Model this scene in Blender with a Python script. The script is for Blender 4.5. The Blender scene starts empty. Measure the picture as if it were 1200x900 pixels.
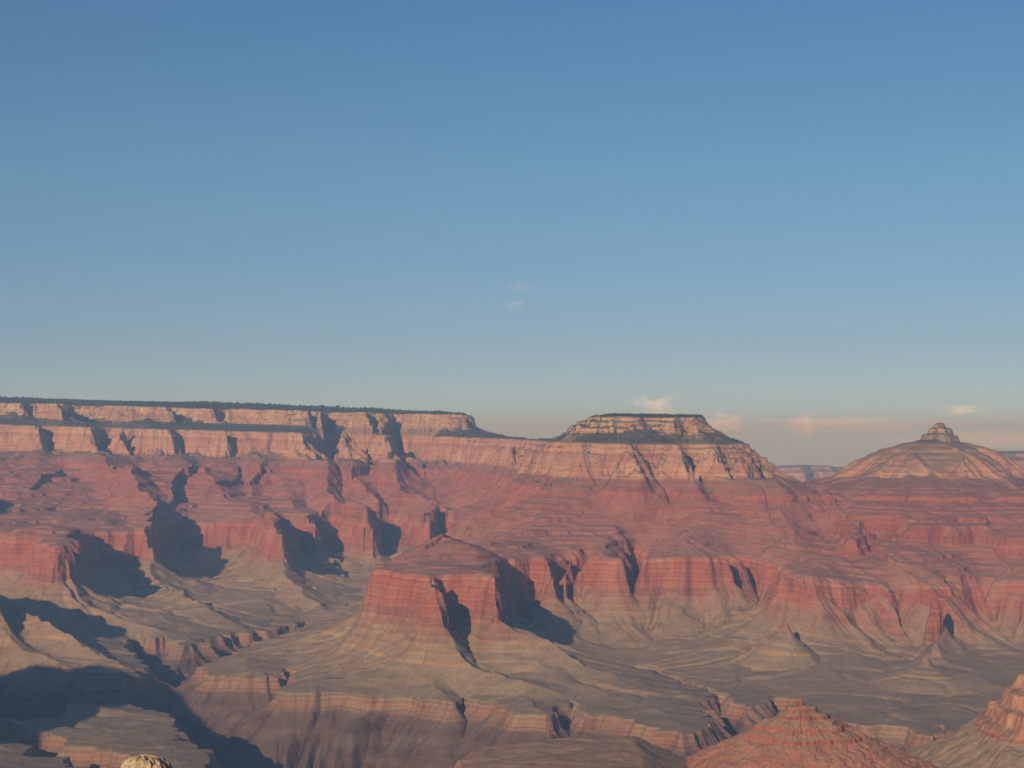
import bpy, math, time
import numpy as np
from concurrent.futures import ThreadPoolExecutor
T0 = time.time()
SC = bpy.context.scene
COL = SC.collection
R = math.radians

# ------------------------------------------------------------------ camera, sky, sun, exposure
FPX, HOR = 2052.0, 508.0                       # focal length and horizon row in pixels of the 1200 x 900 photograph
cam = bpy.data.cameras.new('camera'); camo = bpy.data.objects.new('camera', cam); COL.objects.link(camo)
cam.sensor_width = 36.0; cam.lens = 36.0 * FPX / 1200.0
cam.shift_y = (HOR - 450.0) / 1200.0
cam.clip_start = 1.0; cam.clip_end = 300000.0
camo.location = (0, 0, 0); camo.rotation_euler = (R(90), 0, 0)
SC.camera = camo

SUN_BACK, SUN_EL = 24.0, 19.0                  # degrees to the left of straight behind the camera, and above the horizon
sdir = np.array([-math.sin(R(SUN_BACK)) * math.cos(R(SUN_EL)), -math.cos(R(SUN_BACK)) * math.cos(R(SUN_EL)), math.sin(R(SUN_EL))])
w = bpy.data.worlds.new('World'); SC.world = w; w.use_nodes = True
nt = w.node_tree; bg = nt.nodes['Background']
sky = nt.nodes.new('ShaderNodeTexSky'); sky.sky_type = 'NISHITA'; sky.sun_disc = False
sky.sun_elevation = R(SUN_EL); sky.sun_rotation = math.atan2(sdir[0], sdir[1])
sky.altitude = 2200; sky.air_density = 1.0; sky.dust_density = 0.6; sky.ozone_density = 2.0
# the evening sky of the photograph is a deeper blue than the clear model sky and greys towards the horizon
tc = nt.nodes.new('ShaderNodeTexCoord'); sx = nt.nodes.new('ShaderNodeSeparateXYZ'); nt.links.new(tc.outputs['Generated'], sx.inputs[0])
cr = nt.nodes.new('ShaderNodeValToRGB'); nt.links.new(sx.outputs[2], cr.inputs[0])
while len(cr.color_ramp.elements) < 6: cr.color_ramp.elements.new(.5)
for e, (p, c) in zip(cr.color_ramp.elements, [(0., (.51, .63, .95)), (.022, (.51, .58, .78)), (.05, (.51, .55, .67)), (.148, (.56, .70, .74)), (.24, (.53, .72, .82)), (.6, (.45, .70, .90))]):
    e.position = p; e.color = (*c, 1)
mx = nt.nodes.new('ShaderNodeMix'); mx.data_type = 'RGBA'; mx.blend_type = 'MULTIPLY'; mx.inputs[0].default_value = 1.
nt.links.new(sky.outputs[0], mx.inputs[6]); nt.links.new(cr.outputs[0], mx.inputs[7])
nt.links.new(mx.outputs[2], bg.inputs[0]); bg.inputs[1].default_value = 0.088
sl = bpy.data.lights.new('sun', 'SUN'); sl.energy = 4.15; sl.angle = R(0.5); sl.color = (1.0, 0.77, 0.51)
so = bpy.data.objects.new('sun', sl); COL.objects.link(so)
from mathutils import Vector
so.rotation_euler = Vector(tuple(sdir)).to_track_quat('Z', 'Y').to_euler()
SC.view_settings.view_transform = 'Standard'; SC.view_settings.look = 'None'
SC.view_settings.exposure = 0.0; SC.view_settings.gamma = 1.0
SC.cycles.use_denoising = True
SC.cycles.max_bounces = 6; SC.cycles.volume_bounces = 5; SC.cycles.diffuse_bounces = 2
HAZE_DENSITY = 4.3e-5

# ------------------------------------------------------------------ numpy noise
_rng = np.random.RandomState(7)
_PERM = np.tile(_rng.permutation(256), 2).astype(np.int32)
_ang = _rng.rand(256) * 2 * np.pi
_GX, _GY = np.cos(_ang).astype(np.float32), np.sin(_ang).astype(np.float32)
def gnoise(x, y):
    xf, yf = np.floor(x), np.floor(y)
    fx, fy = (x - xf).astype(np.float32), (y - yf).astype(np.float32)
    xi, yi = xf.astype(np.int32) & 255, yf.astype(np.int32) & 255
    xj, yj = (xi + 1) & 255, (yi + 1) & 255
    a, b = _PERM[xi], _PERM[xj]
    def g(h, dx, dy): return _GX[h] * dx + _GY[h] * dy
    n00 = g(_PERM[a + yi], fx, fy); n10 = g(_PERM[b + yi], fx - 1, fy)
    n01 = g(_PERM[a + yj], fx, fy - 1); n11 = g(_PERM[b + yj], fx - 1, fy - 1)
    u = fx * fx * fx * (fx * (fx * 6 - 15) + 10); v = fy * fy * fy * (fy * (fy * 6 - 15) + 10)
    return ((n00 + u * (n10 - n00)) * (1 - v) + (n01 + u * (n11 - n01)) * v) * 1.5
def fbm(x, y, octs=4, gain=0.5, ox=0.0):
    s, a = 0.0, 1.0
    for i in range(octs):
        s = s + a * gnoise(x + ox + 17.3 * i, y - ox + 9.1 * i); x, y, a = x * 2.03, y * 2.03, a * gain
    return s
def ridged(x, y):
    return 1 - np.abs(gnoise(x, y)) * 2
def sm(a, b, x):
    t = np.clip((x - a) / (b - a), 0, 1); return t * t * (3 - 2 * t)

# ------------------------------------------------------------------ plan of the cliffs (column in the photograph, distance in km)
def P(*pts): return np.array([((u - 600) / FPX * y * 1000, y * 1000) for u, y in pts], np.float32)
RIM_K = P((-2500,15.5),(-700,14.6),(-300,14.4),(-100,14.2),(-20,14.0),(3,13.9),(22,13.9),(27,14.25),(30,14.0),(44,14.0),(47,13.65),(76,13.6),(80,14.0),(84,14.6),(104,14.6),(122,14.2),
          (128,13.95),(160,14.0),(170,13.8),(190,13.8),(194,14.25),(200,14.05),(250,14.0),(256,14.3),(265,14.0),(330,13.9),(340,13.6),(361,13.6),(364,14.0),(369,14.0),(371,13.6),(377,13.6),(381,14.1),(390,14.6),(400,14.5),(412,13.9),(428,13.7),(442,13.7),(446,14.0),
          (454,13.7),(458,14.4),(466,14.6),(474,14.0),(490,13.75),(530,13.7),(546,13.7),(551,14.2),(551,15.0),(545,17.0),(300,19.0),(-2500,19.0))
MESA_K = P((672,10.12),(682,9.91),(700,9.87),(725,9.91),(748,9.83),(775,9.91),(792,9.83),(797,10.00),(804,10.00),(808,9.79),(824,9.79),(829,9.95),(825,10.32),(780,10.50),(720,10.53),(680,10.41))
CAP_K = P((1078,9.98),(1088,9.86),(1110,9.86),(1122,9.96),(1116,10.14),(1084,10.14))
RIM_C = P((-2500,14.6),(-800,13.6),(-300,13.4),(-100,13.3),(-10,13.2),(30,13.1),(54,13.0),(58,13.4),(64,13.2),(100,13.1),(114,13.0),(118,13.5),(126,13.8),(134,13.3),(150,13.05),(154,13.4),(160,13.35),(166,13.1),
          (205,13.05),(209,13.4),(214,13.2),(240,13.1),(270,13.05),(274,13.2),(300,13.05),(340,12.95),(368,12.8),(376,12.75),(380,13.3),(388,13.9),(398,13.9),(404,13.3),(409,12.9),(413,13.2),(420,13.9),(430,13.7),(440,13.2),(452,12.85),(455,13.3),(462,14.1),
          (478,14.4),(492,14.0),(502,13.4),(530,13.2),(560,13.0),(585,12.5),(604,11.9),(612,11.95),(616,11.4),(626,10.7),(636,9.9),(650,9.55),(680,9.42),(700,9.46),(720,9.4),(738,9.27),(752,9.27),(770,9.4),(790,9.4),(806,9.22),(811,9.5),(820,9.55),(835,9.36),(852,9.32),(857,9.5),
          (868,9.34),(890,9.45),(904,9.8),(890,10.3),(850,11.1),(780,11.4),(700,11.4),(660,11.6),(640,12.2),(618,13.2),(590,14.6),(560,17.5),(300,19.5),(-2500,19.5))
TEMPLE_C = P((990,10.1),(1000,9.8),(1030,9.5),(1060,9.4),(1085,9.36),(1105,9.42),(1130,9.36),(1160,9.5),(1182,9.8),(1194,10.1),(1165,10.5),(1100,10.7),(1035,10.5))
RW = P((-2500,10.5),(-1200,9.6),(-700,9.9),(-400,9.5),(-150,10.0),(0,9.7),(40,9.5),(53,8.98),(70,8.9),(92,8.95),(103,9.25),(107,10.3),(150,10.35),(180,10.2),(185,10.9),(192,11.4),(230,11.4),(290,11.3),(315,10.7),(326,10.2),(338,10.2),
       (343,10.9),(350,11.5),(371,11.2),(374,11.3),(379,11.9),(395,12.0),(400,11.7),(431,11.2),(435,11.4),(441,12.1),(460,12.2),(470,11.6),(496,11.1),(500,11.2),(505,12.0),(519,12.0),(524,10.8),(530,9.3),(515,8.5),(470,8.1),(436,7.85),(428,7.5),(452,7.36),(484,7.22),
       (490,6.95),(513,6.9),(519,7.2),(560,7.15),(582,7.0),(587,7.15),(591,7.6),(602,8.05),(625,8.12),(655,7.98),(661,8.05),(666,8.45),(672,8.05),(676,8.45),(684,8.5),(690,8.15),(712,8.1),(737,8.15),(742,8.7),(752,8.8),(757,8.2),(800,8.15),(848,8.2),(872,8.5),(905,8.4),(915,7.72),
       (960,7.65),(1010,7.72),(1050,7.78),(1080,7.74),(1110,7.86),(1150,8.0),(1200,7.9),(1300,7.7),(1500,7.4),(1900,7.8),(2500,9),(2500,14.5),(1600,14.4),(1200,14.3),(1000,13.6),(930,13.3),(800,14.0),(660,14.0),(600,15.5),(560,20),(-2500,20))
KNOB_R = P((-160,7.9),(-95,7.45),(-45,7.4),(-8,7.6),(-14,7.85),(-60,8.2),(-140,8.4))
CASTER_R = P((-1100,4.3),(-460,4.2),(-330,4.7),(-420,5.2),(-1000,5.4))  # unseen mesa added left of the view to cast shade into the gorge
UPPER_WALL = P((950,9.8),(978,8.75),(984,8.3),(1006,8.3),(1012,8.75),(1030,8.7),(1060,8.45),(1110,8.4),(1150,8.45),(1180,8.3),(1260,8.25),(1400,8.2),(2000,8.5),(2000,12),(950,12))
TON = P((-2500,8.4),(-900,7.9),(-400,7.7),(-100,7.5),(0,7.45),(60,7.35),(120,7.22),(150,7.15),(164,7.2),(167,7.5),(150,7.9),(138,8.25),(150,8.5),(180,8.42),(205,8.45),(215,8.15),(235,8.15),(245,8.5),(270,8.7),(290,8.7),(310,8.8),(335,8.95),(362,9.3),(364,9.15),
        (340,8.7),(310,8.35),(285,7.95),(240,7.6),(217,7.4),(240,7.2),(290,7.1),(326,7.12),(335,7.4),(346,7.35),(352,7.0),(335,6.78),(333,6.68),(400,6.66),(470,6.6),(530,6.45),(540,6.6),(575,6.4),(615,6.18),(652,6.12),(668,6.45),(684,6.4),(692,6.2),(740,6.1),(798,5.78),(806,5.76),(836,6.0),
        (838,6.5),(800,6.95),(770,7.3),(735,7.55),(765,7.35),(800,7.0),(850,6.62),(884,6.35),(898,6.65),(922,6.55),(940,6.1),(1000,6.0),(1060,5.9),(1094,5.75),(1104,6.1),(1120,5.8),(1160,5.7),(1300,5.3),(1600,5.2),(2500,5.6),(2500,16.5),(1200,16),(900,15.5),(660,16),(560,21),(-2500,21))
TON_A = P((30,6.05),(70,6.15),(100,6.42),(145,6.45),(190,6.2),(210,5.9),(236,5.5),(247,5.28),(225,5.12),(180,5.22),(150,5.45),(70,5.7),(-40,5.95),(-100,6.2),(-60,6.3))
TON_B = P((-2500,5.8),(-900,5.6),(-200,5.75),(0,5.62),(26,5.68),(60,5.45),(130,5.1),(152,4.85),(150,4.4),(300,3.9),(1400,3.7),(2500,3.9),(3500,0.3),(-3500,0.3))
# levels of the strata where they are not tilted
GORGE, TAP, TONTO, RBASE, RTOP, CBASE, CTOP, KBASE, KTOP = -1450., -1042., -1000., -790., -580., -140., 55., 105., 230.

def sdist(px, py, polys):
    """signed distance (inside positive) to a union of rings, and arc length of the nearest point"""
    best = np.full(px.shape, 1e12, np.float32); s = np.zeros(px.shape, np.float32); ins = np.zeros(px.shape, bool)
    acc = 0.0
    for ring in polys:
        n = len(ring); c = np.zeros(px.shape, bool)
        for i in range(n):
            ax, ay = ring[i]; bx, by = ring[(i + 1) % n]; ex, ey = bx - ax, by - ay
            L2 = float(ex * ex + ey * ey); L = math.sqrt(L2)
            dx, dy = px - ax, py - ay
            t = np.clip((dx * ex + dy * ey) / L2, 0, 1)
            d2 = (dx - t * ex) ** 2 + (dy - t * ey) ** 2
            m = d2 < best
            best = np.where(m, d2, best); s = np.where(m, acc + t * L, s)
            if ay != by:
                c ^= ((ay > py) != (by > py)) & (dx < ex * dy / ey)
            acc += L
        ins |= c
    d = np.sqrt(best)
    return np.where(ins, d, -d), s

def steps(bands, lo, hi, share=0.12):
    """map from a smooth height to a ledged one: each (z0, z1) becomes a cliff that takes little room"""
    tot = hi - lo; cl = sum(b - a for a, b in bands); k = (tot - share * cl) / (tot - cl)
    xs, ys, x, z = [lo], [lo], lo, lo
    for a, b in bands:
        x += (a - z) * k; xs.append(x); ys.append(a); x += (b - a) * share; xs.append(x); ys.append(b); z = b
    xs.append(hi); ys.append(hi)
    return np.array(xs), np.array(ys)
SUPAI = steps([(-566,-561),(-548,-533),(-520,-515),(-500,-482),(-466,-458),(-440,-435),(-424,-404),(-386,-380),(-366,-358),(-338,-314),(-296,-291),(-280,-270),(-246,-220),(-204,-198),(-188,-182)], RTOP, CBASE, .10)
MUAV = steps([(-958,-953),(-925,-918),(-898,-884),(-862,-848),(-822,-812)], TONTO, RBASE); MUAV = (np.append(MUAV[0], RBASE + 300), np.append(MUAV[1], RBASE + 300))
TORO = steps([(66,74)], CTOP, KBASE)

RIDGES = [  # crests on the bench and the talus: ((column, km, height), ...), half width in metres
    (((182,10.1,60),(215,9.3,75),(262,8.85,25)),150),(((520,6.9,40),(575,6.62,55),(650,6.5,18)),110),(((-60,8.3,120),(40,7.75,80),(150,7.3,18)),120),(((-90,7.9,100),(0,7.55,60),(90,7.3,14)),100),
    (((330,10.15,60),(352,9.8,60),(398,9.3,15)),140),(((75,8.9,40),(120,8.65,70),(200,8.5,15)),120),(((584,7.0,50),(640,6.95,45),(720,6.7,10)),90),(((1097,7.75,40),(1097,7.3,95),(1094,7.0,45)),170),(((1100,7.2,50),(1140,6.9,40),(1200,6.6,10)),110),
    (((-160,6.1,120),(-20,5.85,60),(60,5.75,10)),130),(((-100,6.3,90),(90,6.3,30),(200,6.05,10)),150),
]
SPURS = [  # ((column, km, height), ...), half width: crests across the ledged slope
    (((112,13.0,80),(150,12.0,120),(180,11.0,160),(184,10.5,70)),190),(((205,13.0,50),(260,12.2,50),(326,10.6,50)),210),
    (((374,12.75,120),(398,12.1,150),(420,11.6,120),(432,11.3,60)),190),(((408,12.9,110),(448,12.1,120),(480,11.5,100),(497,11.2,50)),170),(((452,12.85,130),(500,12.1,140),(530,11.4,110),(552,10.4,60)),190),
    (((300,13.05,60),(350,12.2,60),(372,11.4,50)),190),(((745,9.7,110),(722,9.0,70),(700,8.4,30)),260),(((855,9.8,70),(900,9.1,70),(940,8.5,40)),200),
]
HILLS = [(-650,4.75,1150,760),   # column, km, radius m, height m: remnants standing on the red cliff tops and on the talus; the first is added unseen to shade the gorge
    (518,7.95,330,85),(556,7.75,220,45),(470,8.0,200,25),(60,9.7,420,70),(330,10.9,330,60),(1000,9.3,520,60),(1085,8.05,330,50),(880,9.2,500,60),
]
PYRAMIDS = [(911,7.28,210,150),(1092,6.86,210,125),(1097,7.42,330,115)]

def height(X, Y):
    X = X.astype(np.float32); Y = Y.astype(np.float32)
    wx = 55 * fbm(X / 900, Y / 900, 2, .5, 3) + 34 * fbm(X / 310, Y / 310, 2, .5, 11) + 16 * gnoise(X / 120, Y / 120) + 8 * gnoise(X / 52, Y / 52)
    wy = 55 * fbm(X / 900, Y / 900, 2, .5, 43) + 34 * fbm(X / 310, Y / 310, 2, .5, 57) + 16 * gnoise(X / 120 + 31, Y / 120) + 8 * gnoise(X / 52 + 77, Y / 52)
    k = np.clip(Y / 10000, .35, 1.3)
    x, y = X + wx * k, Y + wy * k
    dT, sT = sdist(x, y, [TON, TON_A, TON_B]); dR, sR = sdist(x, y, [RW, KNOB_R, CASTER_R])
    dC, sC = sdist(x, y, [RIM_C, TEMPLE_C]); dK, sK = sdist(x, y, [RIM_K, MESA_K, CAP_K])
    U = 600 + X / Y * FPX
    temple = sm(930, 985, U); mesa = sm(600, 640, U) * (1 - temple)
    # flutes and buttresses along every cliff
    f1 = gnoise(sR / 62, dR / 400 + 3.3); f2 = gnoise(sR / 23 + 50, dR / 300)
    nf = 1 - .9 * np.exp(-((U - 1097) / 17) ** 2) * (1 - sm(7550, 7800, Y)) * sm(6500, 6700, Y)
    dR = dR + nf * (11 * f1 * (.4 + np.abs(gnoise(X / 700 + 5, Y / 700))) + 6 * f2 + 26 - np.abs(gnoise(sR / 210, 8 + dR / 1500)) * 95)
    dC = dC + (22 - np.abs(gnoise(sC / 190, 2 + dC / 1500)) * 80) * (1 - .6 * temple) + (14 * gnoise(sC / 70, dC / 500) + 7 * gnoise(sC / 31, 9 + dC / 300)) * (1 + .6 * temple)
    dK = dK + 16 - np.abs(gnoise(sK / 170, 6 + dK / 1500)) * 60 + 11 * gnoise(sK / 80, dK / 500) + 7 * gnoise(sK / 33, 5 + dK / 300)
    dT = dT + 24 - np.abs(gnoise(sT / 240, 4 + dT / 1500)) * 95 - np.abs(gnoise(sT / 85, 14 + dT / 900)) * 34 + 10 * gnoise(sT / 40, dT / 300) + 5 * gnoise(sT / 22, dT / 200)
    wR = 26 + 40 * nf + 40 * np.clip(fbm(X / 420, Y / 420, 2, .5, 71), -.8, 1)
    wC = (84 + 40 * mesa + 80 * mesa * sm(830, 880, U) + 250 * temple) * (1 + .35 * (1 - temple) * np.clip(fbm(X / 330, Y / 330, 2, .5, 72), -1, 1)); wK = (62 + 20 * mesa + 75 * mesa * (1 - sm(690, 730, U)) + 62 * temple) * (1 + .5 * (1 - .8 * temple) * np.clip(fbm(X / 280, Y / 280, 2, .5, 73), -1, 1)); wT = 30 + 24 * np.clip(fbm(X / 260, Y / 260, 2, .5, 81), -.8, 1)
    n1 = fbm(X / 260, Y / 260, 4, .5, 5); n2 = fbm(X / 60, Y / 60, 3, .55, 23)
    zone = np.zeros(X.shape, np.int8)
    # the gorge below the bench
    o = -dT - wT
    rib = np.abs(gnoise(sT / 150 + .002 * o, o / 900)) * 130 + np.abs(gnoise(sT / 52, o / 260 + 7)) * 60
    zc = TAP - np.clip(o, 0, None) * .80 + np.clip(o / 160, 0, 1) * (rib - 44) + n1 * 10 * np.clip(o / 80, 0, 1)
    zc = np.maximum(zc, GORGE + 14 * n1)
    m = (dT > -wT)
    q = np.clip((dT + wT) / wT, 0, 1)
    zc = np.where(m, TAP + (TONTO - TAP) * np.where(q < .5, q * .9, .45 + (q - .5) * 1.1), zc); zone[m] = 1
    # the bench and the talus under the red cliff
    m = dT > 0
    out = np.clip(-dR, 0, None); span = np.clip(dT, 0, None) + out
    t = np.clip(dT, 0, None) / np.maximum(span, 1)
    L = np.minimum(300, .36 * span) + 1
    tal = 155 + 118 * sm(890, 930, U) + 52 * sm(600, 640, U) * (1 - sm(890, 930, U)) + 46 * fbm(sR / 240, sR * 0 + 2.2, 3)
    tal = tal + 0 * U
    zt = TONTO + 70 * t + tal * np.exp(-out / L)
    gul = (np.abs(gnoise(sR / 120, out / 1500)) * 46 + np.abs(gnoise(sR / 44, 3 + out / 900)) * 17 + np.abs(gnoise(sR / 19, 6 + out / 700)) * 4 - 17)
    zt = zt + gul * np.clip(out / 60, 0, 1) * np.exp(-out / 620) * np.clip(span / 500, 0, 1) + (n1 * 8 + n2 * .8) * np.clip(dT / 120, 0, 1) * np.clip(out / 80, 0, 1)
    for u, yk, rad, h in PYRAMIDS:
        cx, cy = (u - 600) / FPX * yk * 1000, yk * 1000
        r = np.hypot((x - cx), (y - cy)); zt = np.maximum(zt, np.where(r < rad * 1.6, -935 + h * np.clip(1 - r / rad, -1, 1) + 25 * np.exp(-(r / 26) ** 4), -1e4))
    zt = zt - 9 * np.clip(1 - np.abs(gnoise(x / 330 + 3, y / 330)) * 7, 0, 1) * np.clip(dT / 200, 0, 1) * np.clip(out / 150, 0, 1)
    for pts, hw in RIDGES:
        q_ = [((u - 600) / FPX * yk * 1000, yk * 1000, h) for u, yk, h in pts]; hr = np.zeros_like(x)
        for (ax, ay, ah), (bx, by, bh) in zip(q_, q_[1:]):
            ex, ey = bx - ax, by - ay; tt = np.clip(((x - ax) * ex + (y - ay) * ey) / (ex * ex + ey * ey), 0, 1)
            dd = np.hypot(x - ax - tt * ex, y - ay - tt * ey) / hw
            hr = np.maximum(hr, (ah + tt * (bh - ah)) * np.clip(1 - dd, 0, 1) ** 1.3)
        zt = zt + hr
    led = np.interp(zt, *MUAV); lw = np.exp(-out / 330) * sm(-.5, .35, fbm(X / 420, Y / 420, 2, .5, 91) + .25)
    for u, yk, rad, h in PYRAMIDS:
        cx, cy = (u - 600) / FPX * yk * 1000, yk * 1000
        lw = np.maximum(lw, np.exp(-(np.hypot(x - cx, y - cy) / (rad * 1.2)) ** 4))
    zt = zt + (led - zt) * lw
    zt = np.minimum(zt, RBASE + 150)
    zc = np.where(m, zt, zc); zone[m] = 2
    # the red cliff
    m = dR > 0
    q = np.clip(dR / wR, 0, 1)
    q = np.clip(q + .9 * q * (1 - q) * fbm(X / 120, Y / 120, 3, .6, 29), 0, 1)
    face = tiers(dR, wR, sR, X, Y, 1, (.27, .22, .19, .14, .10, .08), 11., 9. * nf)
    zr = zt + (RTOP - np.minimum(zt, RTOP - 1)) * face
    zc = np.where(m, np.maximum(zr, zc), zc); zone[m] = 3
    # ledges and slopes above it
    m = dR > wR
    i2 = np.clip(dR - wR, 0, None); o2 = np.clip(-dC, 0, None)
    t = i2 / np.maximum(i2 + o2, 1)
    g = np.abs(gnoise(sC / 430, o2 / 2600)) * 260 + np.abs(gnoise(sC / 170, 4 + o2 / 2200)) * 85 + np.abs(gnoise(sC / 70, 9 + o2 / 1500)) * 18 - 80
    zs = RTOP + (CBASE - RTOP) * (.78 * t + .22 * t ** 3) + 4 * t * (1 - t) * (g * (1 - .55 * sm(-500, 300, X)) + 20 * n1) * np.clip(i2 / 250, 0, 1) + n2 * 2 * np.clip(i2 / 60, 0, 1)
    for u, yk, rad, h in HILLS:
        cx, cy = (u - 600) / FPX * yk * 1000, yk * 1000
        r = np.hypot(x - cx, y - cy) / rad; zs = zs + h * np.clip(1 - r, 0, 1) ** 1.15
    dB, sB = sdist(x, y, [UPPER_WALL]); dB = dB + 14 * gnoise(sB / 60, dB / 300) + 6 * gnoise(sB / 24, dB / 200) + 16 - np.abs(gnoise(sB / 190, 3 + dB / 900)) * 70
    zs = zs + 125 * np.interp(dB, [-120, 0, 10, 22, 30, 44, 60], [0, .16, .5, .56, .84, .9, 1]) * np.clip((CBASE - zs) / (CBASE - RTOP), 0, 1)
    hs = np.zeros_like(x)
    for pts, hw in SPURS:
        q_ = [((u - 600) / FPX * yk * 1000, yk * 1000, h) for u, yk, h in pts]
        for (ax, ay, ah), (bx, by, bh) in zip(q_, q_[1:]):
            ex, ey = bx - ax, by - ay; tt = np.clip(((x - ax) * ex + (y - ay) * ey) / (ex * ex + ey * ey), 0, 1)
            dd = np.hypot(x - ax - tt * ex, y - ay - tt * ey) / hw
            hs = np.maximum(hs, (ah + tt * (bh - ah)) * np.clip(1 - dd, 0, 1) ** 1.2)
    zs = zs + hs
    zs = np.clip(zs, RTOP, CBASE + 20)
    zl = np.interp(zs, *SUPAI); lw = .95 * sm(-.55, .30, fbm(X / 380, Y / 380, 3, .6, 66) + .18)
    zl = zl + 5 * fbm(X / 500, Y / 500, 2, .5, 3)
    zs = zs + (zl - zs) * lw
    zc = np.where(m, zs, zc); zone[m] = 4
    cone = np.clip(gnoise(sC / 150, 0 * sC + 4.4) + .6 * gnoise(sC / 58, 0 * sC + 9.1), 0, 1.2)
    zs = zs + 88 * cone * np.exp(-o2 / 120) * np.clip(i2 / 250, 0, 1); zc = np.where(m, zs, zc)
    # pale cliff
    m = dC > 0
    q = np.clip(dC / wC, 0, 1)
    q = np.clip(q + .9 * q * (1 - q) * fbm(X / 150, Y / 150, 3, .6, 37), 0, 1)
    face = tiers(dC, wC, sC, X, Y, 2, (.24, .22, .20, .18, .16), 13., 12.)
    qt = np.clip((dC + 5 * n1) / wC, 0, 1); ft = np.maximum(1 - (1 - qt) ** 1.7, 0); lt = np.interp(ft + .05 * n1 * ft * (1 - ft) * 4, [0, .10, .13, .26, .28, .42, .46, .58, .60, .74, .78, .90, .94, 1], [0, .06, .16, .23, .30, .37, .49, .55, .62, .68, .80, .86, .96, 1])
    face = face + ((.68 * ft + .32 * lt) * (q > 0) - face) * temple * .95
    zq = np.minimum(zs, CBASE + 120); zc = np.where(m, zq + (CTOP - zq) * face, zc); zone[m] = 5
    # wooded slope
    m = dC > wC
    i3 = np.clip(dC - wC, 0, None); o3 = np.clip(-dK, 0, None); t = i3 / np.maximum(i3 + np.minimum(o3, 900), 1)
    zw = CTOP + (KBASE - CTOP) * (1 - .75 * temple) * t + 10 * n1 * np.clip(i3 / 120, 0, 1) * np.clip(o3 / 120, 0, 1) + n2 * 2
    zw = zw + 52 * np.clip(gnoise(sK / 120, 0 * sK + 2.4) + .6 * gnoise(sK / 47, 0 * sK + 6.1), 0, 1.2) * np.exp(-np.clip(-dK, 0, None) / 90) * np.clip(i3 / 120, 0, 1)
    zc = np.where(m, zw, zc); zone[m] = 6
    # cap
    m = dK > 0
    q = np.clip(dK / wK, 0, 1)
    q = np.clip(q + 1.1 * q * (1 - q) * fbm(X / 110, Y / 110, 3, .6, 47), 0, 1)
    face = tiers(dK, wK, sK, X, Y, 3, (.34, .36, .30), 14., 10.)
    zc = np.where(m, zw + (KTOP - 62 * temple - 24 * mesa - zw) * face, zc); zone[m] = 7
    m = dK > wK
    i4 = np.clip(dK - wK, 0, None)
    zc = np.where(m, KTOP - 62 * temple - 24 * mesa + np.minimum(i4 * .05, 58 * (1 - sm(330, 560, U)) + 6) + n1 * 4, zc); zone[m] = 8
    # the beds dip gently towards the right
    dipC = -110 * np.clip((X + 3400) / 4100, -.2, 1.) + 6 * temple; dipR = -90 * sm(900, 1700, X)
    wgt = sm(RTOP, CBASE, zc)
    z = zc + dipC * wgt + dipR * (1 - wgt) * sm(-1000, -790, zc)
    # the near side climbs back to the rim on which the camera stands
    near = Y < 5200
    if near.any():
        up = np.interp(Y, [0, 500, 2300, 5000], [-120, -140, -1000, -1000]) + 0 * X
        z = np.where(Y < 3400, np.minimum(up, np.maximum(z, up)), z)
    return z.astype(np.float32), zc.astype(np.float32), zone, U

def tiers(d, w, s, X, Y, k, parts, cw, amp):
    """a cliff of several steps, each with its own wandering edge; 0 outside, 1 where d >= w"""
    out = 0.0; n = len(parts)
    for i, p in enumerate(parts):
        wob = amp * (gnoise(s / 47 + 13 * i, 3.1 * k + d / 260) + .6 * gnoise(X / 38 + 7 * i + k, Y / 38) + .35 * gnoise(X / 15 + 3 * i, Y / 15 + k) - .7 * np.abs(gnoise(s / 105 + 21 * i, 5 + d / 600)))
        e = d - w * (i / n) * .9 + wob * (1 if i else .6)
        out = out + p * np.clip(e / (cw * (1 + .5 * gnoise(X / 90 + i, Y / 90))), 0, 1)
    lin = np.clip(d / w, 0, 1)
    out = np.where(d > 0, .88 * out + .12 * lin, 0)
    return np.maximum(out, sm(.93, 1.0, lin) )

def run(X, Y):
    sh = X.shape; X = X.ravel(); Y = Y.ravel(); n = 60000
    ch = [(i, min(i + n, len(X))) for i in range(0, len(X), n)]
    with ThreadPoolExecutor(4) as ex:
        res = list(ex.map(lambda c: height(X[c[0]:c[1]], Y[c[0]:c[1]]), ch))
    return [np.concatenate([r[k] for r in res]).reshape(sh) for k in range(4)]

# ------------------------------------------------------------------ materials
def new_mat(name):
    m = bpy.data.materials.new(name); m.use_nodes = True; n = m.node_tree.nodes
    for x in list(n):
        if x.type != 'OUTPUT_MATERIAL': n.remove(x)
    return m, m.node_tree, n['Material Output']
def N(t, ty, **kw):
    n = t.nodes.new('ShaderNode' + ty)
    for k, v in kw.items(): setattr(n, k, v)
    return n
def math_(t, op, a, b=None, c=None):
    n = N(t, 'Math', operation=op)
    for i, v in enumerate((a, b, c)):
        if v is None: continue
        if isinstance(v, (int, float)): n.inputs[i].default_value = v
        else: t.links.new(v, n.inputs[i])
    return n.outputs[0]
def mix(t, f, a, b, mode='MIX'):
    n = N(t, 'Mix', data_type='RGBA', blend_type=mode)
    for s, v in ((0, f), (6, a), (7, b)):
        if isinstance(v, (int, float)): n.inputs[s].default_value = v
        elif isinstance(v, tuple): n.inputs[s].default_value = (*v, 1)
        else: t.links.new(v, n.inputs[s])
    return n.outputs[2]
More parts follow.
